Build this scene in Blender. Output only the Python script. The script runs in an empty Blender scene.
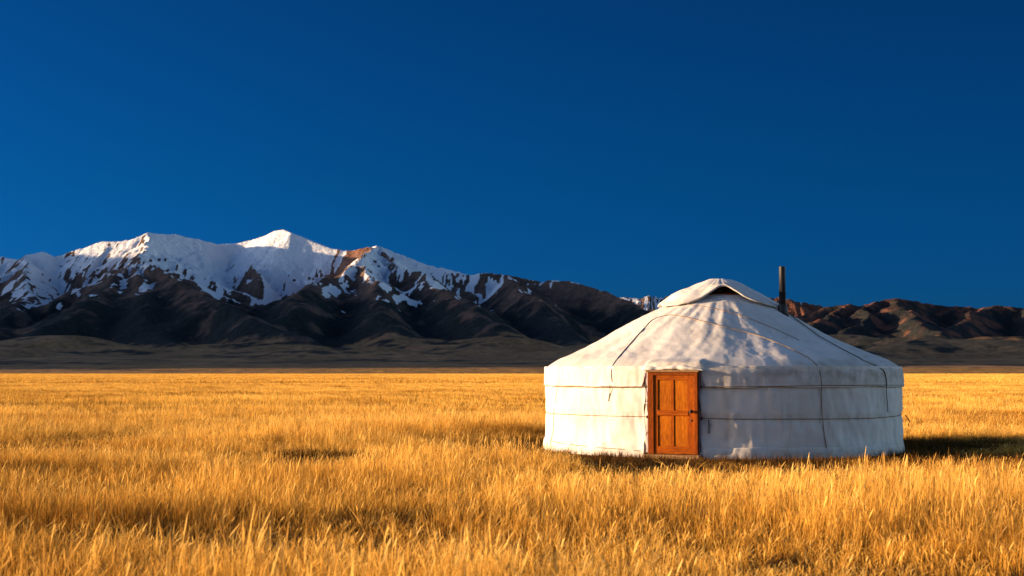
import bpy, math, random
import numpy as np
from mathutils import Vector

random.seed(7)
rng = np.random.default_rng(11)
sc = bpy.context.scene
COL = sc.collection
R_ = math.radians

# ------------------------------------------------------------------ camera model
F = 50.0 / 36.0 * 1024.0
PITCH = math.atan(85.0 / F)
EYE = 1.53
CAM = np.array([0.0, 0.0, EYE])
SUN_EL, SUN_AZ = 7.0, 2.5          # elevation, degrees behind the left-hand axis


def ray(px, py):
    u = (px - 512.0) / F
    v = (288.0 - py) / F
    d = np.array([u, math.cos(PITCH) - v * math.sin(PITCH), math.sin(PITCH) + v * math.cos(PITCH)])
    return d / d[1]


def at(px, py, depth):
    return CAM + ray(px, py) * depth


# ------------------------------------------------------------------ noise (numpy)
_perm = rng.permutation(256)
_perm = np.concatenate([_perm, _perm, _perm])
_ang = rng.random(256) * 2 * np.pi
_gx, _gy = np.cos(_ang), np.sin(_ang)


def pnoise(x, y, seed=0):
    x = np.asarray(x, float) + seed * 17.31
    y = np.asarray(y, float) + seed * 7.77
    xi = np.floor(x).astype(int)
    yi = np.floor(y).astype(int)
    xf, yf = x - xi, y - yi
    u = xf * xf * xf * (xf * (xf * 6 - 15) + 10)
    v = yf * yf * yf * (yf * (yf * 6 - 15) + 10)

    def g(ix, iy, dx, dy):
        h = _perm[_perm[ix & 255] + (iy & 255)]
        return _gx[h] * dx + _gy[h] * dy
    a = g(xi, yi, xf, yf)
    b = g(xi + 1, yi, xf - 1, yf)
    c = g(xi, yi + 1, xf, yf - 1)
    d = g(xi + 1, yi + 1, xf - 1, yf - 1)
    return (a + u * (b - a) + v * ((c + u * (d - c)) - (a + u * (b - a)))) * 1.5


def fbm(x, y, oct=4, seed=0, gain=0.5):
    s, a = 0, 1.0
    for o in range(oct):
        s = s + a * pnoise(x * 2 ** o, y * 2 ** o, seed + o * 3)
        a *= gain
    return s


def sstep(a, b, x):
    t = np.clip((x - a) / (b - a), 0, 1)
    return t * t * (3 - 2 * t)


# ------------------------------------------------------------------ material helpers
def mat(name):
    m = bpy.data.materials.new(name)
    m.use_nodes = True
    nt = m.node_tree
    return m, nt, nt.nodes['Principled BSDF'], nt.nodes['Material Output']


def N(nt, t, **kw):
    n = nt.nodes.new(t)
    for k, v in kw.items():
        setattr(n, k, v)
    return n


def ramp(nt, fac, stops):
    r = N(nt, 'ShaderNodeValToRGB')
    els = r.color_ramp.elements
    while len(els) < len(stops):
        els.new(0.5)
    for e, (p, c) in zip(els, stops):
        e.position = p
        e.color = (*c, 1) if len(c) == 3 else c
    nt.links.new(fac, r.inputs[0])
    return r.outputs[0]


def noise(nt, scale, detail=4, rough=0.55, vec=None, dist=0.0):
    n = N(nt, 'ShaderNodeTexNoise')
    n.inputs['Scale'].default_value = scale
    n.inputs['Detail'].default_value = detail
    n.inputs['Roughness'].default_value = rough
    n.inputs['Distortion'].default_value = dist
    if vec is not None:
        nt.links.new(vec, n.inputs['Vector'])
    return n.outputs[0]


def mapping(nt, src, scale=(1, 1, 1), rot=(0, 0, 0), loc=(0, 0, 0)):
    m = N(nt, 'ShaderNodeMapping')
    m.inputs['Scale'].default_value = scale
    m.inputs['Rotation'].default_value = rot
    m.inputs['Location'].default_value = loc
    nt.links.new(src, m.inputs['Vector'])
    return m.outputs[0]


def mixc(nt, fac, a, b, mode='MIX'):
    m = N(nt, 'ShaderNodeMix', data_type='RGBA', blend_type=mode)
    for sock, val in ((m.inputs['Factor'], fac), (m.inputs['A'], a), (m.inputs['B'], b)):
        if isinstance(val, (int, float)):
            sock.default_value = val
        elif isinstance(val, tuple):
            sock.default_value = (*val, 1)
        else:
            nt.links.new(val, sock)
    # colour sockets are the RGBA ones
    return m


def mix(nt, fac, a, b, mode='MIX'):
    m = N(nt, 'ShaderNodeMix', data_type='RGBA', blend_type=mode)
    ins = {'f': m.inputs[0], 'a': m.inputs[6], 'b': m.inputs[7]}
    for k, val in (('f', fac), ('a', a), ('b', b)):
        if isinstance(val, (int, float)):
            ins[k].default_value = val if k == 'f' else (val, val, val, 1)
        elif isinstance(val, tuple):
            ins[k].default_value = (*val, 1)
        else:
            nt.links.new(val, ins[k])
    return m.outputs[2]


def mth(nt, op, a, b=0.0, c=None):
    m = N(nt, 'ShaderNodeMath', operation=op)
    for i, val in enumerate((a, b, c)):
        if val is None:
            continue
        if isinstance(val, (int, float)):
            m.inputs[i].default_value = val
        else:
            nt.links.new(val, m.inputs[i])
    return m.outputs[0]


def bump(nt, height, strength, dist, bsdf):
    b = N(nt, 'ShaderNodeBump')
    b.inputs['Strength'].default_value = strength
    b.inputs['Distance'].default_value = dist
    nt.links.new(height, b.inputs['Height'])
    nt.links.new(b.outputs[0], bsdf.inputs['Normal'])


# ------------------------------------------------------------------ mesh helpers
def np_mesh(name, verts, faces, smooth=True):
    """verts (n,3), faces (m,k) array with constant k"""
    me = bpy.data.meshes.new(name)
    verts = np.ascontiguousarray(verts, dtype=np.float32)
    faces = np.ascontiguousarray(faces, dtype=np.int32)
    k = faces.shape[1]
    me.vertices.add(len(verts))
    me.vertices.foreach_set('co', verts.ravel())
    me.loops.add(faces.size)
    me.loops.foreach_set('vertex_index', faces.ravel())
    me.polygons.add(len(faces))
    me.polygons.foreach_set('loop_start', np.arange(0, faces.size, k, dtype=np.int32))
    try:
        me.polygons.foreach_set('loop_total', np.full(len(faces), k, dtype=np.int32))
    except Exception:
        pass
    me.update(calc_edges=True)
    me.validate()
    me.polygons.foreach_set('use_smooth', np.full(len(me.polygons), smooth))
    return me


def fattr(me, name, data):
    a = me.attributes.new(name, 'FLOAT', 'POINT')
    a.data.foreach_set('value', np.ascontiguousarray(data, dtype=np.float32))


def cattr(me, name, data):
    a = me.attributes.new(name, 'FLOAT_COLOR', 'POINT')
    d = np.ones((len(data), 4), np.float32)
    d[:, :3] = data
    a.data.foreach_set('color', d.ravel())


def grid_faces(nu, nv, wrap=False):
    """grid with index i*nv + j, i<nu (wrapping in i if wrap), j<nv"""
    i = np.arange(nu if wrap else nu - 1)
    j = np.arange(nv - 1)
    I, J = np.meshgrid(i, j, indexing='ij')
    I2 = (I + 1) % nu
    return np.stack([I * nv + J, I2 * nv + J, I2 * nv + J + 1, I * nv + J + 1], -1).reshape(-1, 4)


def link(name, me, m, parent=None):
    o = bpy.data.objects.new(name, me)
    COL.objects.link(o)
    if m is not None:
        me.materials.clear()
        me.materials.append(m)
    if parent is not None:
        o.parent = parent
    return o


def tag(o, label=None, cat=None, group=None, kind=None):
    for k, v in (('label', label), ('category', cat), ('group', group), ('kind', kind)):
        if v:
            o[k] = v
    return o


class MB:
    """collects shapes of one part into one mesh"""
    def __init__(self):
        self.v, self.f = [], []

    def add(self, verts, faces):
        b = len(self.v)
        self.v += [tuple(x) for x in verts]
        self.f += [tuple(i + b for i in f) for f in faces]

    def box(self, x0, x1, y0, y1, z0, z1, bev=0.0):
        # chamfered box
        if bev <= 0:
            vs = [(x, y, z) for x in (x0, x1) for y in (y0, y1) for z in (z0, z1)]
            self.add(vs, [(0, 1, 3, 2), (4, 6, 7, 5), (0, 4, 5, 1), (2, 3, 7, 6), (0, 2, 6, 4), (1, 5, 7, 3)])
            return
        import bmesh
        bm = bmesh.new()
        bmesh.ops.create_cube(bm, size=1)
        for v in bm.verts:
            v.co = Vector((x0 if v.co.x < 0 else x1, y0 if v.co.y < 0 else y1, z0 if v.co.z < 0 else z1))
        bmesh.ops.bevel(bm, geom=bm.edges[:], offset=bev, segments=2, profile=0.6, affect='EDGES')
        bm.verts.index_update()
        self.add([v.co[:] for v in bm.verts], [[v.index for v in f.verts] for f in bm.faces])
        bm.free()

    def tube(self, pts, rad, n=6, cap=True):
        pts = [Vector(p) for p in pts]
        rads = rad if hasattr(rad, '__len__') else [rad] * len(pts)
        vs = []
        ref = Vector((0, 0, 1))
        for i, p in enumerate(pts):
            t = (pts[min(i + 1, len(pts) - 1)] - pts[max(i - 1, 0)])
            if t.length < 1e-9:
                t = Vector((0, 0, 1))
            t.normalize()
            a = t.cross(ref)
            if a.length < 0.1:
                a = t.cross(Vector((1, 0, 0)))
            a.normalize()
            b = t.cross(a)
            for k in range(n):
                th = 2 * math.pi * k / n
                vs.append(p + (a * math.cos(th) + b * math.sin(th)) * rads[i])
        fs = []
        for i in range(len(pts) - 1):
            for k in range(n):
                k2 = (k + 1) % n
                fs.append((i * n + k, i * n + k2, (i + 1) * n + k2, (i + 1) * n + k))
        if cap:
            fs.append(tuple(range(n))[::-1])
            fs.append(tuple((len(pts) - 1) * n + k for k in range(n)))
        self.add(vs, fs)

    def build(self, name, m, parent=None, smooth=True):
        me = bpy.data.meshes.new(name)
        me.from_pydata(self.v, [], self.f)
        me.update()
        if smooth:
            me.polygons.foreach_set('use_smooth', np.full(len(me.polygons), True))
        return link(name, me, m, parent)


# ------------------------------------------------------------------ world, sun, camera
sdir = Vector((-math.cos(R_(SUN_EL)) * math.cos(R_(SUN_AZ)),
               math.cos(R_(SUN_EL)) * math.sin(R_(SUN_AZ)), math.sin(R_(SUN_EL))))
w = bpy.data.worlds.new("World")
sc.world = w
w.use_nodes = True
nt = w.node_tree
bg = nt.nodes['Background']


def nishita(oz, dust, air=1.0):
    s = N(nt, 'ShaderNodeTexSky', sky_type='NISHITA', sun_disc=False)
    s.sun_elevation = R_(SUN_EL)
    s.sun_rotation = R_(-90 + SUN_AZ)
    s.ozone_density = oz
    s.dust_density = dust
    s.air_density = air
    return s.outputs[0]


tc = N(nt, 'ShaderNodeTexCoord')
dp = N(nt, 'ShaderNodeVectorMath', operation='DOT_PRODUCT')
nt.links.new(tc.outputs['Generated'], dp.inputs[0])
dp.inputs[1].default_value = sdir
ab = mth(nt, 'ABSOLUTE', dp.outputs['Value'])
mr = N(nt, 'ShaderNodeMapRange', interpolation_type='SMOOTHSTEP')
mr.inputs[1].default_value = 0.42
mr.inputs[2].default_value = 0.95
nt.links.new(ab, mr.inputs[0])
# deep polarised band at right angles to the sun, brighter sky toward and opposite the sun
sepw = N(nt, 'ShaderNodeSeparateXYZ')
nt.links.new(tc.outputs['Generated'], sepw.inputs[0])
tint = ramp(nt, sepw.outputs[2], [(0.0, (0.08, 0.44, 1.05)), (0.06, (0.055, 0.445, 0.89)), (0.13, (0.04, 0.455, 0.69)), (0.30, (0.08, 0.43, 0.56))])
deep = mix(nt, 1.0, nishita(7.0, 0.1), tint, 'MULTIPLY')
side = mth(nt, 'ADD', mth(nt, 'MULTIPLY', dp.outputs['Value'], 0.66), 1.0)
deep = mix(nt, 1.0, deep, side, 'MULTIPLY')
bright = mix(nt, 1.0, nishita(2.0, 0.6), (3.45, 3.4, 3.8), 'MULTIPLY')
nt.links.new(mix(nt, mr.outputs[0], deep, bright), bg.inputs[0])
bg.inputs[1].default_value = 0.125

sl = bpy.data.lights.new('sun', 'SUN')
sl.energy = 5.0
sl.angle = R_(0.5)
sl.color = (2.38, 1.60, 0.90)       # warm
so = bpy.data.objects.new('sun', sl)
COL.objects.link(so)
so.rotation_euler = sdir.to_track_quat('Z', 'Y').to_euler()
so.location = sdir * 100

cd = bpy.data.cameras.new('camera')
cd.lens = 50
cd.sensor_width = 36
cd.clip_start = 0.1
cd.clip_end = 60000
cd.dof.use_dof = True
cd.dof.focus_distance = 32.0
cd.dof.aperture_fstop = 3.0
cam = bpy.data.objects.new('camera', cd)
COL.objects.link(cam)
cam.location = (0, 0, EYE)
cam.rotation_euler = (math.pi / 2 + PITCH, 0, 0)
sc.camera = cam
sc.view_settings.view_transform = 'Standard'
sc.view_settings.look = 'None'
sc.view_settings.exposure = 0
sc.render.engine = 'CYCLES'
sc.cycles.max_bounces = 6
sc.cycles.diffuse_bounces = 4
sc.cycles.transmission_bounces = 4
sc.cycles.use_denoising = True

# ------------------------------------------------------------------ mountains
def build_mountains():
    xs = np.concatenate([np.arange(-9000, -4000, 60), np.arange(-4000, 4300, 11.0), np.arange(4300, 7000, 60)])
    ys = np.concatenate([np.arange(2800, 4600, 25), np.arange(4600, 10600, 11.0), np.arange(10600, 15500, 60)])
    X, Y = np.meshgrid(xs, ys, indexing='ij')
    def near(lst, D, wdt):
        d = np.full(X.shape, 1e9)
        pts = [at(px, py, dd) for px, py, dd in lst]
        for a, b in zip(pts[:-1], pts[1:]):
            dx, dy = b[0] - a[0], b[1] - a[1]
            t = np.clip(((X - a[0]) * dx + (Y - a[1]) * dy) / (dx * dx + dy * dy), 0, 1)
            d = np.minimum(d, np.hypot(X - a[0] - t * dx, Y - a[1] - t * dy))
        return d
    D0 = near([(0, 256, 9300), (44, 252, 9300), (75, 251, 9400), (147, 232, 9350), (175, 235, 9600), (219, 244, 9850), (284, 229, 9750), (331, 248, 9500),
               (377, 245, 9380), (471, 275, 9270), (550, 280, 9100), (600, 288, 8950), (655, 312, 8300)], 0, 0)
    D1 = near([(790, 318, 8700), (850, 303, 8500), (894, 298, 8600), (947, 306, 8650), (994, 304, 8450), (1060, 304, 8400)], 0, 0)
    PX0 = 512 + X / Y * F
    base_calm = 0.10 + 0.22 * (1 - sstep(185, 215, PX0) * (1 - sstep(320, 345, PX0)))
    calm = base_calm + (1 - base_calm) * sstep(30, 480, np.minimum(D0, D1 * 1.3))
    Xw = X + calm * 70 * fbm(X / 520, Y / 520, 3, 1) + calm * 16 * fbm(X / 110, Y / 110, 2, 2)
    Yw = Y + calm * 70 * fbm(X / 520, Y / 520, 3, 5) + calm * 16 * fbm(X / 110, Y / 110, 2, 6)
    fan = np.clip(Y - 3000, 0, 4200) * 0.030 + 6 * np.clip((Y - 3000) / 900, 0, 1) * fbm(X / 700, Y / 500, 4, 9) - 3 * (Y < 3000)
    fan = fan + 70 * sstep(3900, 5800, Y) * np.clip(fbm(X / 620, Y / 500, 5, 12) + 0.12, -0.1, 1)
    H = fan - 40.0
    segs = []
    r = random.Random(5)

    def seg(a, b, k):
        segs.append((a[0], a[1], a[2], b[0], b[1], b[2], k))

    def poly(pts, k):
        for a, b in zip(pts[:-1], pts[1:]):
            seg(a, b, k)

    def zbase(y):
        return max(0, min(y - 3000, 4200)) * 0.030

    def spurs(pts, spacing, k, depth, sides=(1, -1), ratio=(1.5, 2.3), part=1.0):
        acc = r.uniform(0.2, 0.8) * spacing
        for a, b in zip(pts[:-1], pts[1:]):
            a = np.array(a)
            b = np.array(b)
            d = b[:2] - a[:2]
            L = np.hypot(*d)
            if L < 1:
                continue
            d = d / L
            while acc < L:
                p = a + (b - a) * acc / L
                for s in sides:
                    if r.random() < 0.12:
                        continue
                    nrm = np.array([-d[1], d[0]]) * s
                    ang = r.uniform(-0.45, 0.45)
                    fwd = 0.35 if depth < 2 else 0.0
                    dirv = nrm * math.cos(ang) + d * (math.sin(ang) + fwd)
                    dirv /= np.hypot(*dirv)
                    zb = zbase(p[1]) - 10
                    hgt = (p[2] - zb) * part * r.uniform(0.7, 1.1)
                    if hgt < 25:
                        continue
                    ln = hgt * r.uniform(*ratio)
                    n = 5
                    q = [tuple(p)]
                    head = math.atan2(dirv[1], dirv[0])
                    pos = np.array(p[:2])
                    for i in range(1, n + 1):
                        head += r.uniform(-0.28, 0.28)
                        pos = pos + np.array([math.cos(head), math.sin(head)]) * ln / n
                        t = i / n
                        zz = p[2] - hgt * (1 - (1 - t) ** 1.25) + r.uniform(-0.02, 0.03) * hgt
                        q.append((pos[0], pos[1], zz))
                    poly(q, k * r.uniform(0.9, 1.15))
                    if depth > 1:
                        spurs(q, spacing * 0.48, k * 1.08, depth - 1, ratio=ratio, part=0.55)
                acc += spacing * r.uniform(0.7, 1.3)
            acc -= L

    def P(lst):
        return [tuple(at(px, py, D)) for px, py, D in lst]

    K = 0.82
    main = P([(-260, 275, 9600), (-120, 268, 9500), (-40, 260, 9400), (0, 256, 9300), (20, 260, 9200), (25, 255, 9250), (44, 252, 9300), (56, 257, 9350), (75, 251, 9400),
              (94, 244, 9400), (103, 240, 9400), (119, 240, 9350), (134, 237, 9300), (147, 232, 9350), (160, 234, 9500), (175, 235, 9600),
              (200, 239, 9750), (219, 244, 9850), (237, 243, 9900), (250, 240, 9900), (266, 235, 9850), (275, 230.5, 9800), (284, 229, 9750), (292, 232.5, 9650),
              (309, 239, 9600), (331, 248, 9500), (346, 251, 9450), (365, 247, 9400), (377, 244.5, 9380), (383, 247, 9370), (402, 255, 9350),
              (427, 265, 9320), (452, 269, 9300), (471, 275, 9270), (490, 272, 9240), (509, 274, 9200), (521, 277, 9180), (540, 282, 9130),
              (550, 280, 9100), (570, 281, 9050), (600, 288, 8950), (625, 299, 8700), (655, 312, 8300), (700, 327, 7600), (740, 340, 7400)])
    poly(main, K)
    spurs(main[:19], 330, K, 1, sides=(-1,), ratio=(1.5, 2.1), part=0.75)
    spurs(main[29:], 330, K, 1, sides=(-1,), ratio=(1.5, 2.2), part=0.8)
    spurs(main, 600, K, 1, sides=(1,), ratio=(1.5, 2.2))
    # front spur with the dark triangular face
    sA = P([(147, 233, 9350), (146, 246, 8900), (141, 258, 8300), (150, 263, 8000), (165, 272, 7700), (186, 283, 7400), (214, 296, 7100), (245, 309, 6800), (285, 327, 6450), (325, 352, 6100)])
    sA2 = P([(141, 258, 8300), (128, 270, 7900), (105, 286, 7500), (80, 302, 7100), (50, 322, 6700), (15, 352, 6200)])
    sA3 = P([(141, 258, 8300), (140, 278, 7600), (146, 305, 7100), (160, 332, 6600), (172, 352, 6200)])
    sB = P([(377, 245, 9370), (372, 252, 9000), (362, 262, 8500), (342, 270, 8200), (318, 280, 7900), (300, 291, 7500), (285, 306, 7100), (262, 328, 6600), (235, 352, 6200)])
    sB2 = P([(380, 246, 9370), (394, 262, 8900), (420, 278, 8400), (447, 290, 7900), (472, 302, 7300), (500, 322, 6800), (525, 352, 6200)])
    sB3 = P([(362, 262, 8500), (372, 281, 7800), (385, 306, 7200), (393, 334, 6600), (400, 352, 6200)])
    sC = P([(25, 255, 9250), (30, 275, 8600), (15, 298, 7800), (0, 325, 7000), (-20, 352, 6300)])
    sD = P([(509, 274, 9200), (530, 296, 8200), (562, 322, 7200), (595, 352, 6300)])
    sE = P([(-60, 250, 9400), (-90, 280, 8400), (-120, 315, 7400), (-150, 352, 6300)])
    for s in (sA, sA2, sA3, sB, sB2, sB3, sC, sD, sE):
        poly(s, K)
        spurs(s, 430, K * 1.02, 1, ratio=(1.8, 2.8), part=0.5)
    # small crags inside the snow bowl
    cr = P([(255, 262, 9300), (262, 271, 9000), (272, 280, 8700)])
    poly(cr, 1.2)
    # right-hand range
    right = P([(560, 330, 8600), (640, 322, 8600), (720, 312, 8700), (790, 318, 8700), (812, 312, 8600), (825, 308, 8550), (837, 305, 8550), (850, 303, 8500), (861, 306, 8500), (875, 301, 8550), (884, 299, 8600), (894, 298, 8600),
               (909, 300, 8600), (928, 303, 8650), (947, 306, 8650), (968, 307, 8600), (980, 308, 8550), (987, 306, 8500), (994, 304, 8450),
               (1009, 306, 8400), (1024, 308, 8400), (1060, 304, 8400), (1110, 309, 8400), (1180, 300, 8500), (1300, 312, 8600)])
    poly(right, K * 0.8)
    spurs(right, 300, K * 0.85, 2, sides=(-1,), ratio=(1.8, 2.8))
    for s in (P([(850, 303, 8500), (838, 312, 8100), (812, 325, 7500), (790, 340, 6800)]),
              P([(894, 298, 8600), (905, 312, 7900), (930, 328, 7200), (950, 345, 6500)]),
              P([(994, 304, 8450), (965, 318, 7900), (940, 330, 7400), (915, 343, 6900)]),
              P([(875, 301, 8550), (868, 314, 8000), (850, 330, 7400), (835, 345, 6800)]),
              P([(1024, 308, 8400), (1040, 325, 7700), (1050, 342, 7000)])):
        poly(s, K * 0.8)
        spurs(s, 260, K * 0.9, 1, ratio=(1.8, 2.6), part=0.6)
    # far snowy ridge seen in the gap
    far = P([(540, 305, 13500), (600, 299, 13500), (625, 297, 13500), (645, 295.5, 13500), (665, 296, 13500), (700, 293, 13500), (745, 294, 13400), (790, 299, 13300), (825, 307, 13200), (880, 318, 13000)])
    poly(far, 0.5)
    spurs(far, 500, 0.55, 1, sides=(-1,), ratio=(1.8, 2.6), part=0.7)
    # the range goes on to the left of the picture, high enough to keep the lower slopes in shade
    zc = 1150.0
    left = [(-6000, 4100, zc - 160), (-6100, 4700, zc - 20), (-6050, 5400, zc + 30), (-6150, 6200, zc - 10), (-6050, 7000, zc + 40), (-6100, 7800, zc + 20),
            (-6150, 8600, zc + 50), (-6050, 9400, zc + 30), (-6100, 10200, zc + 50), (-6000, 11200, zc + 20)]
    poly(left, 0.62)
    spurs(left, 700, 0.65, 1, ratio=(1.8, 2.4))

    for (x0, y0, z0, x1, y1, z1, k) in segs:
        m = (max(z0, z1) + 40) / k
        i0, i1 = np.searchsorted(xs, (min(x0, x1) - m, max(x0, x1) + m))
        j0, j1 = np.searchsorted(ys, (min(y0, y1) - m, max(y0, y1) + m))
        if i1 - i0 < 1 or j1 - j0 < 1:
            continue
        xx = Xw[i0:i1, j0:j1]
        yy = Yw[i0:i1, j0:j1]
        dx, dy = x1 - x0, y1 - y0
        L2 = dx * dx + dy * dy + 1e-9
        t = np.clip(((xx - x0) * dx + (yy - y0) * dy) / L2, 0, 1)
        dist = np.hypot(xx - x0 - t * dx, yy - y0 - t * dy)
        z = z0 + (z1 - z0) * t - k * dist
        np.maximum(H[i0:i1, j0:j1], z, out=H[i0:i1, j0:j1])
    rel = np.clip((H - fan) / 200, 0, 1)
    rid = 1 - np.abs(fbm(X / 170, Y / 170, 4, 21, 0.55))
    wx = 40 * fbm(X / 260, Y / 260, 2, 27)
    wy = 40 * fbm(X / 260, Y / 260, 2, 28)
    r2 = 1 - np.abs(fbm((X + wx) / 520, (Y + wy) / 800, 4, 22, 0.42))
    r3 = 1 - np.abs(fbm((X + wx) / 85, (Y + wy) / 150, 3, 23, 0.5))
    inner = (X > -4300)
    rib = 1 - np.abs(fbm((X + wx) / 75, (Y + wy) / 420, 3, 26, 0.5))
    steep = np.clip((H - fan - 120) / 300, 0, 1)
    H = H + rel * calm * (9 * (rid - 0.75) + inner * (44 * (r2 - 0.72) + 14 * (r3 - 0.7) + 16 * steep * (rib - 0.72)) + 6 * fbm(X / 38, Y / 38, 3, 25))
    # soft toe where slopes run out on the plain
    d = H - fan
    H = fan + np.where(d > 60, d, 60 * np.log1p(np.exp(np.clip(d / 16, -30, 30))) * 16 / 60)
    # weathered, rounded lower slopes
    wgt = (0.2 * ((1 - sstep(140, 430, H - fan)) * (1 - 0.85 * sstep(740, 800, PX0)) * (1 - 0.5 * sstep(60, 200, H - fan)))[1:-1, 1:-1]).astype(np.float32)
    Hs = H.astype(np.float32)
    for _ in range(45):
        lap = Hs[:-2, 1:-1] + Hs[2:, 1:-1]
        lap += Hs[1:-1, :-2]
        lap += Hs[1:-1, 2:]
        lap -= 4 * Hs[1:-1, 1:-1]
        lap *= wgt
        Hs[1:-1, 1:-1] += lap
    H = Hs.astype(float)
    H = H + rel * (1 - sstep(160, 460, H - fan)) * (12 * (0.6 - np.abs(fbm((X + 0.3 * Y) / 95, Y / 170, 4, 29))) + 4 * fbm(X / 30, Y / 45, 2, 30))
    H[:, 0] = -8
    gx = np.gradient(H, xs, axis=0)
    gy = np.gradient(H, ys, axis=1)
    slope = np.hypot(gx, gy)

    # ---- surface cover
    PX = 512 + X / Y * F
    n1 = fbm(X / 260, Y / 260, 4, 31)
    n2 = fbm(X / 70, Y / 70, 3, 35)
    thr = np.interp(Y, [6800, 7500, 8000, 8700, 9300], [900, 760, 640, 490, 400])
    thr = thr + 130 * sstep(430, 560, PX) + 320 * sstep(475, 525, PX) + 900 * sstep(600, 660, PX) * (Y < 11500)
    thr = np.where(Y > 11500, 690 + 400 * sstep(655, 675, PX), thr)
    lee = np.clip(gx, -1, 1)          # rising to the right = facing the sun: barer
    bB = np.array(at(357, 256, 9250))
    bare = 800 * np.exp(-((X - bB[0]) / 175) ** 2 - ((Y - bB[1]) / 300) ** 2) * sstep(-0.30, 0.0, gx)
    crag = 240 * np.exp(-(D0 / 70) ** 2) * sstep(-0.05, 0.35, fbm(X / 170, Y / 170, 3, 49)) * (PX < 215)
    sn = sstep(-55, 35, -bare - crag +  H - thr + 70 * n1 + 45 * n2 - 150 * (slope - 0.85) - 260 * lee - (250 + 950 * (1 - sstep(165, 195, PX) * (1 - sstep(315, 345, PX)))) * sstep(0.05, 0.3, steep) * np.clip(rib - 0.70, -0.25, 1) - 60 * (r3 - 0.72) * sstep(0.6, 0.9, slope))
    rock = np.stack([0.115 + 0.03 * n1, 0.078 + 0.021 * n1, 0.062 + 0.016 * n1], -1)
    red = sstep(0.0, 0.8, n2 + 0.6 * n1)[..., None]
    rock = rock * (1 - 0.35 * red) + np.array([0.20, 0.105, 0.065]) * 0.35 * red
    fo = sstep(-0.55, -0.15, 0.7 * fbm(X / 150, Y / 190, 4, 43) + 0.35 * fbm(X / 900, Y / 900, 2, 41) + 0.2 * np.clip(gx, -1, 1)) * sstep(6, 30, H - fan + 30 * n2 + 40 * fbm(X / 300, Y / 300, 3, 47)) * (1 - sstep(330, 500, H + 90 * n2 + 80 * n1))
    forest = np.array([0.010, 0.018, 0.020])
    plain = np.stack([0.25 + 0.07 * n1, 0.145 + 0.04 * n1, 0.068 + 0.02 * n1], -1)
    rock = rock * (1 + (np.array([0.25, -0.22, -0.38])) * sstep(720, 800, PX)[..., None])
    glow = np.exp(-((X - bB[0]) / 200) ** 2 - ((Y - bB[1]) / 350) ** 2)[..., None]  # sunlit orange of this peak's left face painted into the rock colour
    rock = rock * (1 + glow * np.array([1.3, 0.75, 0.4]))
    low = (1 - sstep(15, 60, H - fan))[..., None]
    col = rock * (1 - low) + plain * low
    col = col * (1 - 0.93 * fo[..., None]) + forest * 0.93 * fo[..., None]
    gold = (1 - sstep(2850, 3700, Y + 500 * fbm(X / 700, Y / 300, 3, 61)))[..., None]
    col = col * (1 - gold) + np.array([0.30, 0.17, 0.05]) * gold
    snow = np.array([0.80, 0.83, 0.87])
    col = np.clip(col, 0.004, 1)

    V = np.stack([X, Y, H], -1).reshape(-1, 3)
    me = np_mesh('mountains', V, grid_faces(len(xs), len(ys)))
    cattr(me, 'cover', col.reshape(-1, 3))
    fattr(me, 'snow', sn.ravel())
    m, nt, b, out = mat('mountain_rock_snow')
    at1 = N(nt, 'ShaderNodeAttribute', attribute_name='cover')
    at2 = N(nt, 'ShaderNodeAttribute', attribute_name='snow')
    g = N(nt, 'ShaderNodeNewGeometry')
    nz = noise(nt, 0.03, 6, 0.65, g.outputs['Position'])
    nf = noise(nt, 0.012, 5, 0.6, g.outputs['Position'])
    c = mix(nt, 1.0, at1.outputs['Color'], ramp(nt, nz, [(0.3, (0.55, 0.55, 0.6)), (0.7, (1.5, 1.45, 1.4))]), 'MULTIPLY')
    sfac = mth(nt, 'ADD', at2.outputs['Fac'], mth(nt, 'MULTIPLY', mth(nt, 'SUBTRACT', nz, 0.5), 1.7))
    sr = ramp(nt, sfac, [(0.42, (0, 0, 0)), (0.6, (1, 1, 1))])
    c = mix(nt, sr, c, tuple(snow))
    nt.links.new(c, b.inputs['Base Color'])
    b.inputs['Roughness'].default_value = 0.9
    b.inputs['Specular IOR Level'].default_value = 0.15
    hb = mth(nt, 'ADD', nz, nf)
    bump(nt, hb, 0.9, 18.0, b)
    o = link('mountains', me, m)
    tag(o, 'long snow-capped mountain range with dark lower slopes beyond the plain', None, None, 'structure')


build_mountains()

# ------------------------------------------------------------------ yurt layout
YC = np.array([4.325, 29.55, 0.0])     # centre on the ground
RW = 3.74
YS = np.array([0.970, 0.970, 1.0])     # plan scale of the finished yurt
cam_l = (CAM - YC) / YS


def hit_wall(px):
    d = ray(px, 400) / YS
    lo = None
    for t in np.arange(24, 31, 0.002):
        p = cam_l + d * t
        if math.hypot(p[0], p[1]) <= RW:
            lo = p
            break
    return math.atan2(lo[0], -lo[1])


A_D = hit_wall(673.5)
HW = 0.485                            # half width of the door frame


def pol(a, r, z):
    return (r * math.sin(a), -r * math.cos(a), z)


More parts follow.
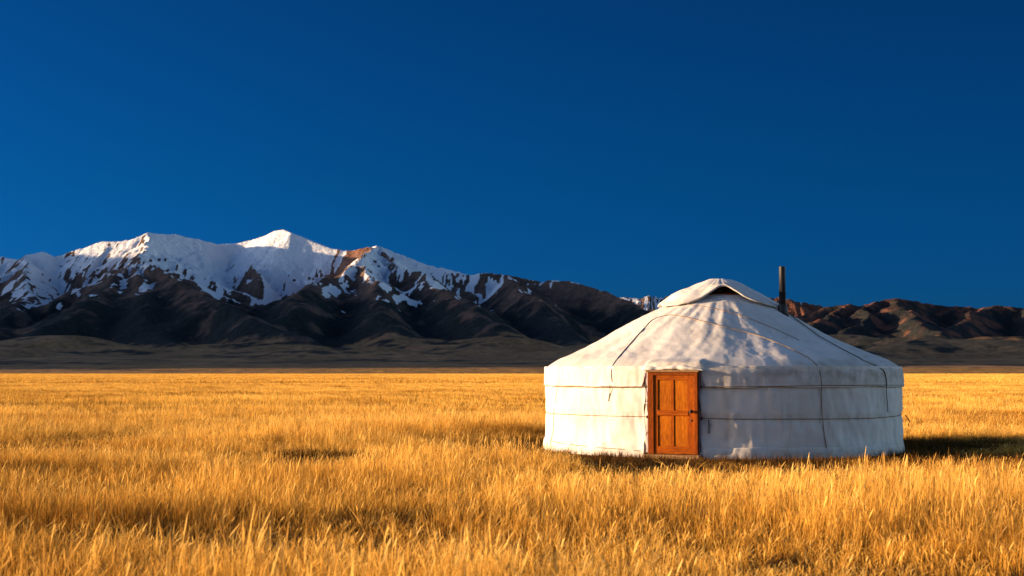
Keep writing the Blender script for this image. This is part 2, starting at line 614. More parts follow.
# ------------------------------------------------------------------ grass height map
def tall(x, y):
    """relative grass height / density over the field"""
    d = np.hypot(x - YC[0], y - YC[1])
    n = 0.5 + 0.5 * fbm(x / 6.5, y / 5.0, 3, 51)
    n2 = 0.5 + 0.5 * fbm(x / 2.2, y / 1.6, 2, 57)
    h = np.clip(0.30 + 0.85 * (n - 0.5) * 1.5 + 0.42 + 0.45 * (n2 - 0.5) + 0.22, 0.30, 1.6)
    h = h * (0.26 + 0.74 * sstep(4.4, 7.6, d + 0.5 * fbm(x / 1.1, y / 1.1, 2, 61)))
    h = h * (1 + 0.35 * sstep(17.5, 19.5, y) * (1 - sstep(22.0, 23.5, y)) * sstep(4.5, 6.0, x))
    # trodden ground in front of the door
    path = sstep(0.0, 1.0, 1 - np.abs(x - 2.6 + 0.15 * (24 - y)) / 1.2) * sstep(21.5, 23.5, y) * (y < 27)
    h = h * (1 - 0.45 * path)
    # shorter grass where the camp keeps it trodden, in front of the yurt and along its right side
    lim = np.clip((1.53 - np.where(x > 5.6, 0.0570, 0.0612) * y) / 0.45, 0.10, 3)
    zone = sstep(0.6, 1.6, x) * (1 - sstep(11.5, 14, x)) * sstep(15, 16, y) * (1 - sstep(26, 27, y))
    h = h * (1 - zone) + np.minimum(h, lim * (0.85 + 0.3 * n2)) * zone
    # hollows
    for hx, hy, rx, ry, k in ((-3.3, 23.6, 1.3, 2.0, 0.85), (-9.0, 29.5, 3.0, 1.2, 0.6), (-4.9, 17.2, 0.7, 0.8, 0.6), (-1.0, 17.0, 0.7, 1.0, 0.5),
                              (-2.5, 12.5, 0.9, 0.8, 0.5), (5.5, 40.5, 8.0, 2.2, 0.3), (2.4, 11.2, 0.9, 0.8, 0.4)):
        h = h * (1 - k * np.exp(-((x - hx) / rx) ** 2 - ((y - hy) / ry) ** 2))
    return h


# ------------------------------------------------------------------ ground
def build_ground():
    xs = np.concatenate([[-30000, -12000, -6000, -3000, -1500, -700, -300, -120], np.arange(-60, 60.1, 0.5), [120, 300, 700, 1500, 3000, 6000, 12000, 30000]])
    ys = np.concatenate([[-30000, -8000, -2000, -400, -80, -20], np.arange(0, 90.1, 0.5), [120, 180, 300, 600, 1200, 2000, 2800, 4500, 8000, 15000, 40000]])
    X, Y = np.meshgrid(xs, ys, indexing='ij')
    near = (np.abs(X) < 61) & (Y > -1) & (Y < 91)
    d = np.hypot(X - YC[0], Y - YC[1])
    Z = np.where(near, 0.05 * fbm(X / 3.1, Y / 3.1, 3, 71) * sstep(3.8, 7, d), 0) - 0.03
    me = np_mesh('ground', np.stack([X, Y, Z], -1).reshape(-1, 3), grid_faces(len(xs), len(ys)))
    m, nt, b, out = mat('steppe_soil')
    g = N(nt, 'ShaderNodeNewGeometry')
    n1 = noise(nt, 1.6, 6, 0.6, g.outputs['Position'])
    n2 = noise(nt, 0.02, 5, 0.6, mapping(nt, g.outputs['Position'], (0.35, 1, 1)))
    c1 = ramp(nt, n1, [(0.3, (0.07, 0.038, 0.013)), (0.7, (0.20, 0.11, 0.035))])
    c2 = ramp(nt, n2, [(0.35, (0.26, 0.14, 0.045)), (0.7, (0.42, 0.24, 0.075))])
    sep = N(nt, 'ShaderNodeSeparateXYZ')
    nt.links.new(g.outputs['Position'], sep.inputs[0])
    mrr = N(nt, 'ShaderNodeMapRange')
    mrr.inputs[1].default_value = 60
    mrr.inputs[2].default_value = 300
    nt.links.new(sep.outputs[1], mrr.inputs[0])
    nt.links.new(mix(nt, mrr.outputs[0], c1, c2), b.inputs['Base Color'])
    b.inputs['Roughness'].default_value = 1.0
    b.inputs['Specular IOR Level'].default_value = 0.0
    bump(nt, n1, 0.8, 0.12, b)
    o = link('ground', me, m)
    tag(o, 'flat steppe ground of dry soil and litter under the grass', None, None, 'structure')


build_ground()


# ------------------------------------------------------------------ grass
def grass_material(name, dark, mid, tip, trans=0.35):
    m = bpy.data.materials.new(name)
    m.use_nodes = True
    nt = m.node_tree
    nt.nodes.remove(nt.nodes['Principled BSDF'])
    out = nt.nodes['Material Output']
    t = N(nt, 'ShaderNodeAttribute', attribute_name='t')
    rn = N(nt, 'ShaderNodeAttribute', attribute_name='rnd')
    g = N(nt, 'ShaderNodeNewGeometry')
    oi = N(nt, 'ShaderNodeObjectInfo')
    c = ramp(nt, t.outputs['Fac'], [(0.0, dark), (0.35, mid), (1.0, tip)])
    v = ramp(nt, rn.outputs['Fac'], [(0.0, (0.42, 0.33, 0.26)), (0.45, (0.95, 0.9, 0.85)), (0.8, (1.05, 1.08, 1.15)), (1.0, (1.10, 1.25, 1.9))])
    c = mix(nt, 1.0, c, v, 'MULTIPLY')
    n1 = noise(nt, 0.16, 4, 0.6, mapping(nt, g.outputs['Position'], (0.6, 1.0, 0.2)))
    n2 = noise(nt, 0.013, 5, 0.62, mapping(nt, g.outputs['Position'], (0.30, 1.0, 0.2)))
    c = mix(nt, 1.0, c, ramp(nt, n1, [(0.35, (0.42, 0.33, 0.26)), (0.47, (0.97, 0.94, 0.90)), (0.64, (1.05, 1.10, 1.25))]), 'MULTIPLY')
    c = mix(nt, 1.0, c, ramp(nt, n2, [(0.33, (0.45, 0.36, 0.30)), (0.42, (1.0, 0.97, 0.94)), (0.62, (1.06, 1.08, 1.12))]), 'MULTIPLY')
    d = N(nt, 'ShaderNodeBsdfDiffuse')
    tr = N(nt, 'ShaderNodeBsdfTranslucent')
    ms = N(nt, 'ShaderNodeMixShader')
    ms.inputs[0].default_value = trans
    nt.links.new(c, d.inputs[0])
    nt.links.new(c, tr.inputs[0])
    nt.links.new(d.outputs[0], ms.inputs[1])
    nt.links.new(tr.outputs[0], ms.inputs[2])
    nt.links.new(ms.outputs[0], out.inputs[0])
    return m


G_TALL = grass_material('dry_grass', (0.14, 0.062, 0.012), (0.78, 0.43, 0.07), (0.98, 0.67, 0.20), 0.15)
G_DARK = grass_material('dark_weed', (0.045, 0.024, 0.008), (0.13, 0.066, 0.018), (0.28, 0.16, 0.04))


def blades(n, spread, h0, h1, wid, bend, seed, nseg=4, heads=0.0, rough=1.0, head_w=2.6):
    """n curved blades scattered over a disc/square of half size spread"""
    q = np.random.default_rng(seed)
    V, Fc, T, RN = [], [], [], []
    bx = q.uniform(-spread, spread, n)
    by = q.uniform(-spread, spread, n)
    hh = q.uniform(h0, h1, n) * (1 - 0.35 * q.random(n) ** 3)
    az = q.random(n) * 2 * np.pi
    bn = bend * (0.15 + q.random(n) ** 1.6) * hh
    ww = wid * q.uniform(0.6, 1.3, n)
    fa = -0.785 + q.normal(0, 0.42, n)          # most blades turned flat side between sun and camera, to brighten the grass
    rn = q.random(n)
    hd = q.random(n) < heads
    k = 0
    for i in range(n):
        dx, dy = math.cos(az[i]), math.sin(az[i])
        wx, wy = math.cos(fa[i]), math.sin(fa[i])
        ns = nseg + (3 if hd[i] else 0)
        for s in range(ns + 1):
            if hd[i]:
                ts = [0, .3, .55, .74, .79, .86, .94, 1.0][s] if ns == 7 else s / ns
                w_ = ww[i] * ([0.55, .5, .42, .38, .9 * head_w / 2, head_w / 2, .75 * head_w / 2, .1][s] if ns == 7 else (1 - ts))
            else:
                ts = s / ns
                w_ = ww[i] * (1 - ts ** 1.7) + 0.0004
            hz = hh[i] * (1.18 if hd[i] else 1.0)
            cx = bx[i] + dx * bn[i] * ts ** 2.1
            cy = by[i] + dy * bn[i] * ts ** 2.1
            cz = hz * ts - 0.5 * bn[i] * ts ** 3 * 0.6 - 0.03
            V.append((cx - wx * w_ / 2, cy - wy * w_ / 2, cz))
            V.append((cx + wx * w_ / 2, cy + wy * w_ / 2, cz))
            T += [min(1, cz / h1 if h1 > 0 else ts)] * 2
            RN += [rn[i]] * 2
            if s:
                Fc.append((k - 2, k - 1, k + 1, k))
            k += 2
    return np.array(V), np.array(Fc), np.clip(np.array(T), 0, 1), np.array(RN)


def clump_obj(name, m, *a, **kw):
    V, Fc, T, RN = blades(*a, **kw)
    me = np_mesh(name, V, Fc, smooth=False)
    fattr(me, 't', T[:len(me.vertices)])
    fattr(me, 'rnd', RN[:len(me.vertices)])
    me.materials.append(m)
    return bpy.data.objects.new(name, me)


def scatter(name, label, pts, rot, scl, idx, sources):
    me = bpy.data.meshes.new(name)
    me.vertices.add(len(pts))
    me.vertices.foreach_set('co', np.ascontiguousarray(pts, dtype=np.float32).ravel())
    for nm, data in (('rot', rot), ('scl', scl)):
        a = me.attributes.new(nm, 'FLOAT_VECTOR', 'POINT')
        a.data.foreach_set('vector', np.ascontiguousarray(data, dtype=np.float32).ravel())
    a = me.attributes.new('idx', 'INT', 'POINT')
    a.data.foreach_set('value', np.ascontiguousarray(idx, dtype=np.int32))
    o = bpy.data.objects.new(name, me)
    COL.objects.link(o)
    src = bpy.data.collections.new(name + '_clumps')
    for s in sources:
        src.objects.link(s)
    ng = bpy.data.node_groups.new(name + '_scatter', 'GeometryNodeTree')
    ng.interface.new_socket('Geometry', in_out='INPUT', socket_type='NodeSocketGeometry')
    ng.interface.new_socket('Geometry', in_out='OUTPUT', socket_type='NodeSocketGeometry')
    gi = ng.nodes.new('NodeGroupInput')
    go = ng.nodes.new('NodeGroupOutput')
    ci = ng.nodes.new('GeometryNodeCollectionInfo')
    ci.inputs['Collection'].default_value = src
    ci.inputs['Separate Children'].default_value = True
    ci.inputs['Reset Children'].default_value = True
    ip = ng.nodes.new('GeometryNodeInstanceOnPoints')
    ip.inputs['Pick Instance'].default_value = True
    L = ng.links.new
    L(gi.outputs[0], ip.inputs['Points'])
    L(ci.outputs[0], ip.inputs['Instance'])
    for nm, ty, sock in (('rot', 'FLOAT_VECTOR', 'Rotation'), ('scl', 'FLOAT_VECTOR', 'Scale'), ('idx', 'INT', 'Instance Index')):
        na = ng.nodes.new('GeometryNodeInputNamedAttribute')
        na.data_type = ty
        na.inputs['Name'].default_value = nm
        L(na.outputs[0], ip.inputs[sock])
    L(ip.outputs[0], go.inputs[0])
    md = o.modifiers.new('scatter', 'NODES')
    md.node_group = ng
    tag(o, label, None, None, 'stuff')
    return o


def field_points(y0, y1, cell, margin):
    """jittered grid over the part of the field the lens can see, with a margin"""
    ys = np.arange(y0, y1, cell)
    out = []
    for y in ys:
        hwid = 0.375 * y + margin
        xs = np.arange(-hwid, hwid, cell)
        p = np.stack([xs, np.full_like(xs, y)], -1)
        out.append(p)
    p = np.concatenate(out)
    p += rng.uniform(-0.5, 0.5, p.shape) * cell * 1.15
    return p


def ground_z(p):
    d = np.hypot(p[:, 0] - YC[0], p[:, 1] - YC[1])
    return 0.05 * fbm(p[:, 0] / 3.1, p[:, 1] / 3.1, 3, 71) * sstep(3.8, 7, d) - 0.03


def build_grass():
    # ---- near field, 6 to 46 m
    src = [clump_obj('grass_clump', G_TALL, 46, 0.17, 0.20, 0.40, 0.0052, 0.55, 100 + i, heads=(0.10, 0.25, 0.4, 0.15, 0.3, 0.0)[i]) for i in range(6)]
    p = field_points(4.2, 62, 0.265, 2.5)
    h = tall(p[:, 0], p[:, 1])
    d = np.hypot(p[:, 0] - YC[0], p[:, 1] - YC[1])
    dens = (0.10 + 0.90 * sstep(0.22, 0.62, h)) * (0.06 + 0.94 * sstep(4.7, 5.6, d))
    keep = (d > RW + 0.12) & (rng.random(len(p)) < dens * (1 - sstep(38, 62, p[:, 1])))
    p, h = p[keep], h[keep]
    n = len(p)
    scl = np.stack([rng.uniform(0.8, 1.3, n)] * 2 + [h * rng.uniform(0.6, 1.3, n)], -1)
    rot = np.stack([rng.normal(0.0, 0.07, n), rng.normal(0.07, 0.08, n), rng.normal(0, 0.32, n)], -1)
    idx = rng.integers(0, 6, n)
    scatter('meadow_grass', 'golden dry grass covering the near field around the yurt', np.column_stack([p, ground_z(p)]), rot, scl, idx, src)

    # ---- taller seeding stalks sprinkled through it
    src = [clump_obj('grass_stalk', G_TALL, 6, 0.10, 0.42, 0.60, 0.0050, 0.75, 200 + i, heads=0.9, head_w=2.0, nseg=4) for i in range(5)]
    p = field_points(6.5, 44, 0.55, 2.5)
    h = tall(p[:, 0], p[:, 1])
    d = np.hypot(p[:, 0] - YC[0], p[:, 1] - YC[1])
    keep = (d > RW + 0.8) & (rng.random(len(p)) < 0.25 + 0.6 * sstep(0.5, 1.1, h) + 0.5 * (p[:, 1] < 13))
    keep &= ~((p[:, 0] > 0.8) & (p[:, 0] < 6.2) & (p[:, 1] > 17.5) & (p[:, 1] < 27)) & ~((p[:, 0] >= 6.2) & (p[:, 0] < 12) & (p[:, 1] > 23.6) & (p[:, 1] < 27))
    p, h = p[keep], h[keep]
    n = len(p)
    s = rng.uniform(0.7, 1.15, n) * np.clip(h, 0.5, 1.08) * (1 + 0.08 * (p[:, 1] < 11))
    rot = np.stack([rng.normal(0, 0.1, n), rng.normal(0.08, 0.1, n), rng.normal(0, 0.32, n)], -1)
    scatter('seeding_grass', 'taller seeding grass stalks rising through the near field', np.column_stack([p, ground_z(p)]), rot, np.stack([s, s, s], -1), rng.integers(0, 5, n), src)

    # ---- dark short undergrowth: trodden ring round the yurt, hollows
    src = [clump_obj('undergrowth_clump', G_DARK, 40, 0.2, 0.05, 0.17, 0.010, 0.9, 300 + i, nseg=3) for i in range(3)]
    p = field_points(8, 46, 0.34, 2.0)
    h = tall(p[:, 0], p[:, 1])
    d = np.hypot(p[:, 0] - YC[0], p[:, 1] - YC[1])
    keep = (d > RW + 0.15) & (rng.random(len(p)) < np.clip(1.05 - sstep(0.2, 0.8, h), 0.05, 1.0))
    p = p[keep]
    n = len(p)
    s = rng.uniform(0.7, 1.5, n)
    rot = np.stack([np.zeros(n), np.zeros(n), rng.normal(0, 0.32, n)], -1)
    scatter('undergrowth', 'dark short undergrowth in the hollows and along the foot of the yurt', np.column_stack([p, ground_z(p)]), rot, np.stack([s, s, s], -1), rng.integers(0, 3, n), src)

    # ---- middle field, 45 to 190 m
    src = [clump_obj('middle_grass_patch', G_TALL, 230, 1.25, 0.18, 0.42, 0.013, 0.5, 400 + i, nseg=3, heads=0.0) for i in range(4)]
    p = field_points(42, 190, 1.7, 8)
    n = len(p)
    hz = np.clip(0.8 + 0.55 * fbm(p[:, 0] / 22, p[:, 1] / 9, 3, 81), 0.25, 1.3)
    rot = np.stack([np.zeros(n), rng.normal(0.05, 0.05, n), rng.normal(0, 0.32, n)], -1)
    scatter('middle_field_grass', 'golden grass of the middle distance behind the yurt', np.column_stack([p, np.full(n, -0.03)]), rot,
            np.stack([np.ones(n), np.ones(n), hz], -1), rng.integers(0, 4, n), src)

    # ---- far field, to 2.9 km
    src = [clump_obj('far_grass_patch', G_TALL, 260, 6.0, 0.20, 0.45, 0.07, 0.4, 500 + i, nseg=2) for i in range(3)]
    p = field_points(185, 820, 8.0, 40)
    n = len(p)
    hz = np.clip(0.8 + 0.6 * fbm(p[:, 0] / 90, p[:, 1] / 30, 3, 85), 0.2, 1.3)
    rot = np.stack([np.zeros(n), np.zeros(n), rng.normal(0, 0.32, n)], -1)
    scatter('far_field_grass', 'golden grass of the far field running to the foot of the mountains', np.column_stack([p, np.full(n, -0.03)]), rot,
            np.stack([np.ones(n), np.ones(n), hz], -1), rng.integers(0, 3, n), src)
    src = [clump_obj('horizon_grass_patch', G_TALL, 260, 24.0, 0.25, 0.5, 0.30, 0.3, 600 + i, nseg=1) for i in range(3)]
    p = field_points(800, 2950, 34.0, 150)
    n = len(p)
    rot = np.stack([np.zeros(n), np.zeros(n), rng.normal(0, 0.32, n)], -1)
    scatter('horizon_grass', 'golden line of grass along the far edge of the plain', np.column_stack([p, np.full(n, -0.03)]), rot,
            np.stack([np.ones(n), np.ones(n), rng.uniform(0.7, 1.2, n)], -1), rng.integers(0, 3, n), src)


build_grass()


# ------------------------------------------------------------------ yurt materials
def canvas_material(name, base, dirt_amt=1.0):
    m, nt, b, out = mat(name)
    tcn = N(nt, 'ShaderNodeTexCoord')
    ob = tcn.outputs['Object']
    n1 = noise(nt, 0.9, 6, 0.62, ob, 0.4)
    n2 = noise(nt, 5.0, 5, 0.6, ob)
    n3 = noise(nt, 120.0, 2, 0.5, ob)
    n4 = noise(nt, 2.4, 5, 0.6, mapping(nt, ob, (1.6, 1.6, 0.35)), 0.6)     # runs and streaks
    c = mix(nt, 1.0, base, ramp(nt, n1, [(0.3, (0.86, 0.84, 0.80)), (0.6, (1, 1, 1))]), 'MULTIPLY')
    c = mix(nt, 0.6, c, ramp(nt, n4, [(0.28, (0.70, 0.66, 0.61)), (0.47, (1, 1, 1))]), 'MULTIPLY')
    st = N(nt, 'ShaderNodeAttribute', attribute_name='stain')
    sfac = mth(nt, 'MULTIPLY', st.outputs['Fac'], ramp(nt, n2, [(0.35, (0.1, 0.1, 0.1)), (0.65, (1, 1, 1))]))
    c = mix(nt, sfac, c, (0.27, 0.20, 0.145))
    c = mix(nt, 0.35, c, ramp(nt, n2, [(0.3, (0.88, 0.86, 0.84)), (0.6, (1, 1, 1))]), 'MULTIPLY')
    nt.links.new(c, b.inputs['Base Color'])
    b.inputs['Roughness'].default_value = 0.85
    b.inputs['Specular IOR Level'].default_value = 0.2
    h = mth(nt, 'ADD', mth(nt, 'MULTIPLY', n2, 1.0), mth(nt, 'MULTIPLY', n3, 0.06))
    bump(nt, h, 0.35, 0.02, b)
    return m


M_WALL = canvas_material('wall_canvas', (0.70, 0.67, 0.63))
M_ROOF = canvas_material('roof_canvas', (0.71, 0.69, 0.665))
M_CAP = canvas_material('crown_canvas', (0.72, 0.70, 0.68))


def wood_material(name, dark, light, axis='Z'):
    m, nt, b, out = mat(name)
    tcn = N(nt, 'ShaderNodeTexCoord')
    sc_ = (9, 9, 0.9) if axis == 'Z' else (0.9, 9, 9)
    v = mapping(nt, tcn.outputs['Object'], sc_)
    n1 = noise(nt, 2.2, 6, 0.65, v, 1.2)
    n2 = noise(nt, 11.0, 4, 0.6, v)
    n3 = noise(nt, 1.3, 3, 0.5, tcn.outputs['Object'])
    c = ramp(nt, n1, [(0.3, dark), (0.72, light)])
    c = mix(nt, 0.85, c, ramp(nt, n2, [(0.36, (0.5, 0.42, 0.36)), (0.58, (1.1, 1.1, 1.1))]), 'MULTIPLY')
    c = mix(nt, 0.6, c, ramp(nt, n3, [(0.3, (0.7, 0.65, 0.6)), (0.65, (1.1, 1.1, 1.1))]), 'MULTIPLY')
    nt.links.new(c, b.inputs['Base Color'])
    b.inputs['Roughness'].default_value = 0.5
    b.inputs['Specular IOR Level'].default_value = 0.12
    bump(nt, n2, 0.25, 0.004, b)
    return m


M_DOOR = wood_material('door_wood', (0.29, 0.058, 0.0015), (0.53, 0.130, 0.0025))
M_PANEL = wood_material('door_panel_wood', (0.36, 0.090, 0.002), (0.66, 0.205, 0.004))
M_JAMB = wood_material('frame_wood', (0.19, 0.038, 0.0015), (0.35, 0.080, 0.0025))
M_RAIL = wood_material('rail_wood', (0.28, 0.056, 0.0015), (0.50, 0.125, 0.0025), 'X')
M_PLANK = wood_material('weathered_plank', (0.26, 0.15, 0.07), (0.48, 0.30, 0.15), 'X')

m, nt, b, out = mat('hair_rope')
n_ = noise(nt, 60, 3)
nt.links.new(ramp(nt, n_, [(0.3, (0.16, 0.10, 0.06)), (0.7, (0.36, 0.25, 0.16))]), b.inputs['Base Color'])
b.inputs['Roughness'].default_value = 0.95
M_ROPE = m
m, nt, b, out = mat('dark_cord')
n_ = noise(nt, 60, 3)
nt.links.new(ramp(nt, n_, [(0.3, (0.03, 0.02, 0.013)), (0.7, (0.09, 0.06, 0.04))]), b.inputs['Base Color'])
b.inputs['Roughness'].default_value = 0.95
M_CORD = m
m, nt, b, out = mat('rusty_steel')
tcn = N(nt, 'ShaderNodeTexCoord')
n_ = noise(nt, 5, 6, 0.65, mapping(nt, tcn.outputs['Object'], (3, 3, 1)), 0.5)
nt.links.new(ramp(nt, n_, [(0.3, (0.010, 0.009, 0.009)), (0.6, (0.018, 0.013, 0.011)), (0.8, (0.04, 0.022, 0.014))]), b.inputs['Base Color'])
b.inputs['Metallic'].default_value = 0.35
b.inputs['Roughness'].default_value = 0.55
bump(nt, n_, 0.2, 0.005, b)
M_PIPE = m
m, nt, b, out = mat('sooty_iron')
n_ = noise(nt, 12, 5)
nt.links.new(ramp(nt, n_, [(0.3, (0.012, 0.011, 0.010)), (0.7, (0.035, 0.03, 0.027))]), b.inputs['Base Color'])
b.inputs['Roughness'].default_value = 0.6
M_SOOT = m


# ------------------------------------------------------------------ yurt geometry (local to its base centre)
ROOF_R = np.array([0.0, 0.60, 0.72, 1.10, 1.50, 2.00, 2.46, 2.90, 3.30, 3.52, 3.64, 3.71])
ROOF_Z = np.array([3.40, 3.19, 3.13, 2.945, 2.735, 2.46, 2.225, 2.02, 1.86, 1.775, 1.71, 1.63])
ROPE_Z = (1.285, 0.70)


def roof_base(r):
    # smooth interpolation of the profile
    k = np.array([-0.10, 0, 0.10])
    return (np.interp(r + k[0], ROOF_R, ROOF_Z) + np.interp(r + k[1], ROOF_R, ROOF_Z) + np.interp(np.minimum(r + k[2], 3.74), ROOF_R, ROOF_Z)) / 3


def roof_z(a, r):
    a = np.asarray(a, float)
    r = np.asarray(r, float)
    z = roof_base(r)
    bulge = np.exp(-((r - 2.0) / 0.75) ** 2)
    z = z + 0.075 * np.clip(-np.sin(a), -0.5, 1) * bulge
    # poles show faintly through the cover; long radial folds; dents
    A = a * 1.0
    z = z + 0.002 * np.cos(A * 44) * sstep(0.8, 1.6, r) * (1 - sstep(3.2, 3.6, r))
    z = z + 0.027 * pnoise(A * 6.5, r * 0.45, 91) * sstep(0.7, 1.7, r)
    z = z + 0.007 * pnoise(A * 13 + r * 1.1, r * 0.8, 92) * sstep(0.7, 1.7, r)
    for sa in (0.66, -0.93, 2.2, -2.3):                                         # radial seams of the roof cloths
        z = z + 0.012 * sstep(-0.007, 0.007, A - sa - 0.02 * np.sin(r * 4)) * np.exp(-np.abs(A - sa) / 0.22) * sstep(0.8, 1.2, r)
    z = z + 0.007 * fbm(A * 3.5 * np.maximum(r, 0.3), r * 3.5, 3, 93)
    return z


def wall_r(a, z):
    a = np.asarray(a, float)
    z = np.asarray(z, float)
    r = RW + 0.015 * (1 - sstep(0.0, 0.5, z)) * 1.0
    sfc = a * RW
    r = r + 0.030 * fbm(sfc / 0.75 + 0.5 * z, z / 0.7, 3, 95) + 0.012 * pnoise(sfc / 0.22 + 1.3 * z, z / 0.55, 94) + 0.010 * pnoise(sfc / 0.16, z / 0.5, 97) + 0.012 * pnoise(sfc / 0.45 + z, z / 1.4, 98)
    for sa, w_ in ((0.42, 1), (-1.05, 1), (1.2, -1), (2.6, 1), (-2.4, 1)):      # overlapping wall pieces
        r = r + 0.013 * w_ * sstep(-0.006, 0.006, a - sa - 0.03 * np.sin(z * 3)) * np.exp(-np.abs(a - sa) / 0.25)
    for rz in ROPE_Z:
        r = r - 0.022 * np.exp(-((z - rope_z(a, rz)) / 0.07) ** 2) * (1 + 0.6 * pnoise(sfc / 0.11, z * 0, 99))
    # soft lip at the door edges
    da = np.abs((a - A_D + np.pi) % (2 * np.pi) - np.pi) * RW
    r = r + 0.025 * np.exp(-((da - HW - 0.06) / 0.07) ** 2)
    return r


def rope_z(a, z0):
    return z0 + 0.018 * np.sin(a * 2.0 + z0 * 5) + 0.012 * pnoise(np.asarray(a) * 3.0, z0 + np.zeros_like(np.asarray(a, float)), 101)


yurt = bpy.data.objects.new('yurt', None)
COL.objects.link(yurt)
yurt.location = YC
yurt.scale = YS
yurt.empty_display_size = 0.5
tag(yurt, 'round white canvas yurt with orange wooden door and stovepipe standing in golden grass', 'yurt')


def hem_z(a):
    da = np.abs((a - A_D + np.pi) % (2 * np.pi) - np.pi) * RW
    hz = 1.275 + 0.022 * fbm(a * 5, a * 0, 3, 111)
    lift = 1 - sstep(HW + 0.02, HW + 0.16, da)
    return hz + (1.615 - hz) * lift


# --- wall cover
def build_wall():
    gap = (HW - 0.03) / RW
    na, nz = 900, 70
    A = np.linspace(A_D + gap, A_D + 2 * np.pi - gap, na)
    bot = 0.035 + 0.03 * fbm(A * 4, A * 0, 3, 121)
    T = np.linspace(0, 1, nz)
    AA = np.repeat(A[:, None], nz, 1)
    ZZ = bot[:, None] + (1.66 - bot[:, None]) * T[None]
    RR = wall_r(AA, ZZ)
    V = np.stack([RR * np.sin(AA), -RR * np.cos(AA), ZZ], -1).reshape(-1, 3)
    me = np_mesh('wall_cover', V, grid_faces(na, nz))
    st = 0.55 * (1 - sstep(0.05, 0.26, ZZ)) + 0.25 * np.exp(-((ZZ - 0.66) / 0.06) ** 2)
    fattr(me, 'stain', st.ravel())
    o = link('wall_cover', me, M_WALL, yurt)
    s = o.modifiers.new('thick', 'SOLIDIFY')
    s.thickness = 0.012
    s.offset = -1
    # lower skirt band: a separate strip of canvas round the foot
    A = np.linspace(A_D + gap + 0.03, A_D + 2 * np.pi - gap - 0.03, 700)
    nz = 10
    T = np.linspace(0, 1, nz)
    top = 0.17 + 0.035 * fbm(A * 3, A * 0, 3, 123) - 0.03 * np.sin(A - 0.6)
    AA = np.repeat(A[:, None], nz, 1)
    ZZ = -0.05 + (top[:, None] + 0.05) * T[None]
    RR = wall_r(AA, ZZ) + 0.006 + 0.010 * (1 - T[None]) + 0.014 * pnoise(AA * 20, ZZ * 4, 125)
    V = np.stack([RR * np.sin(AA), -RR * np.cos(AA), ZZ], -1).reshape(-1, 3)
    me = np_mesh('skirt', V, grid_faces(len(A), nz))
    fattr(me, 'stain', (0.75 * (1 - sstep(-0.02, 0.16, ZZ)) + 0.05).ravel())
    o = link('skirt', me, M_WALL, yurt)
    s = o.modifiers.new('thick', 'SOLIDIFY')
    s.thickness = 0.008
    s.offset = 1


build_wall()


def shoulder_r(a, z):
    zr = roof_z(a, 3.46)
    hz = hem_z(np.asarray(a, float))
    T = np.clip((zr - z) / (zr - hz), 0, 1)
    return shoulder_T(a, z, T)


def shoulder_T(a, z, T):
    a = np.asarray(a, float)
    r2 = 3.46 + (3.765 - 3.46) * np.sin(np.clip(T * 2.0, 0, 1) * np.pi / 2)
    r2 = r2 + T * (0.014 * fbm(a * RW / 0.5, z / 0.5, 3, 131) + 0.012 * pnoise(a * RW / 0.13, z / 0.4, 133))
    return r2 + 0.02 * T ** 3 - 0.012 * np.exp(-((T - 0.93) / 0.07) ** 2)


# --- roof cover
def build_roof():
    na, nr, nh = 960, 90, 22
    A = np.linspace(0, 2 * np.pi, na, endpoint=False)
    rr = np.linspace(0.70, 3.46, nr)
    AA = np.repeat(A[:, None], nr, 1)
    RR = np.repeat(rr[None], na, 0)
    # noise in azimuth must close: blend across the back
    def closed(fn):
        w_ = sstep(2 * np.pi - 0.5, 2 * np.pi, (AA - np.pi) % (2 * np.pi))
        a0 = (AA - np.pi) % (2 * np.pi) - np.pi
        return fn(a0, RR) * (1 - w_) + fn(a0 - 2 * np.pi, RR) * w_
    ZZ = closed(roof_z)
    V1 = np.stack([RR * np.sin(AA), -RR * np.cos(AA), ZZ], -1)
    ring_z = ZZ[:, -1]
    T = np.linspace(0, 1, nh + 1)[1:]
    A2 = np.repeat(A[:, None], nh, 1)
    a0 = (A2 - np.pi) % (2 * np.pi) - np.pi
    hz = hem_z(a0[:, 0])
    z2 = ring_z[:, None] + (hz - ring_z)[:, None] * T[None] ** 1.0
    r2 = shoulder_T(a0, z2, np.repeat(T[None], na, 0))
    V2 = np.stack([r2 * np.sin(A2), -r2 * np.cos(A2), z2], -1)
    V = np.concatenate([V1, V2], 1)
    nv = nr + nh
    me = np_mesh('roof_cover', V.reshape(-1, 3), grid_faces(na, nv, True)[:, ::-1])
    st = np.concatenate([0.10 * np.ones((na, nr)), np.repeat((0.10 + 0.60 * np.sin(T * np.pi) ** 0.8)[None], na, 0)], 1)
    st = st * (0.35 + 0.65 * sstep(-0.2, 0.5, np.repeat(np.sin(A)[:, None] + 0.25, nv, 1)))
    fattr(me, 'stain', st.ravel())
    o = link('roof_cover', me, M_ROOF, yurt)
    s = o.modifiers.new('thick', 'SOLIDIFY')
    s.thickness = 0.014
    s.offset = -1


build_roof()


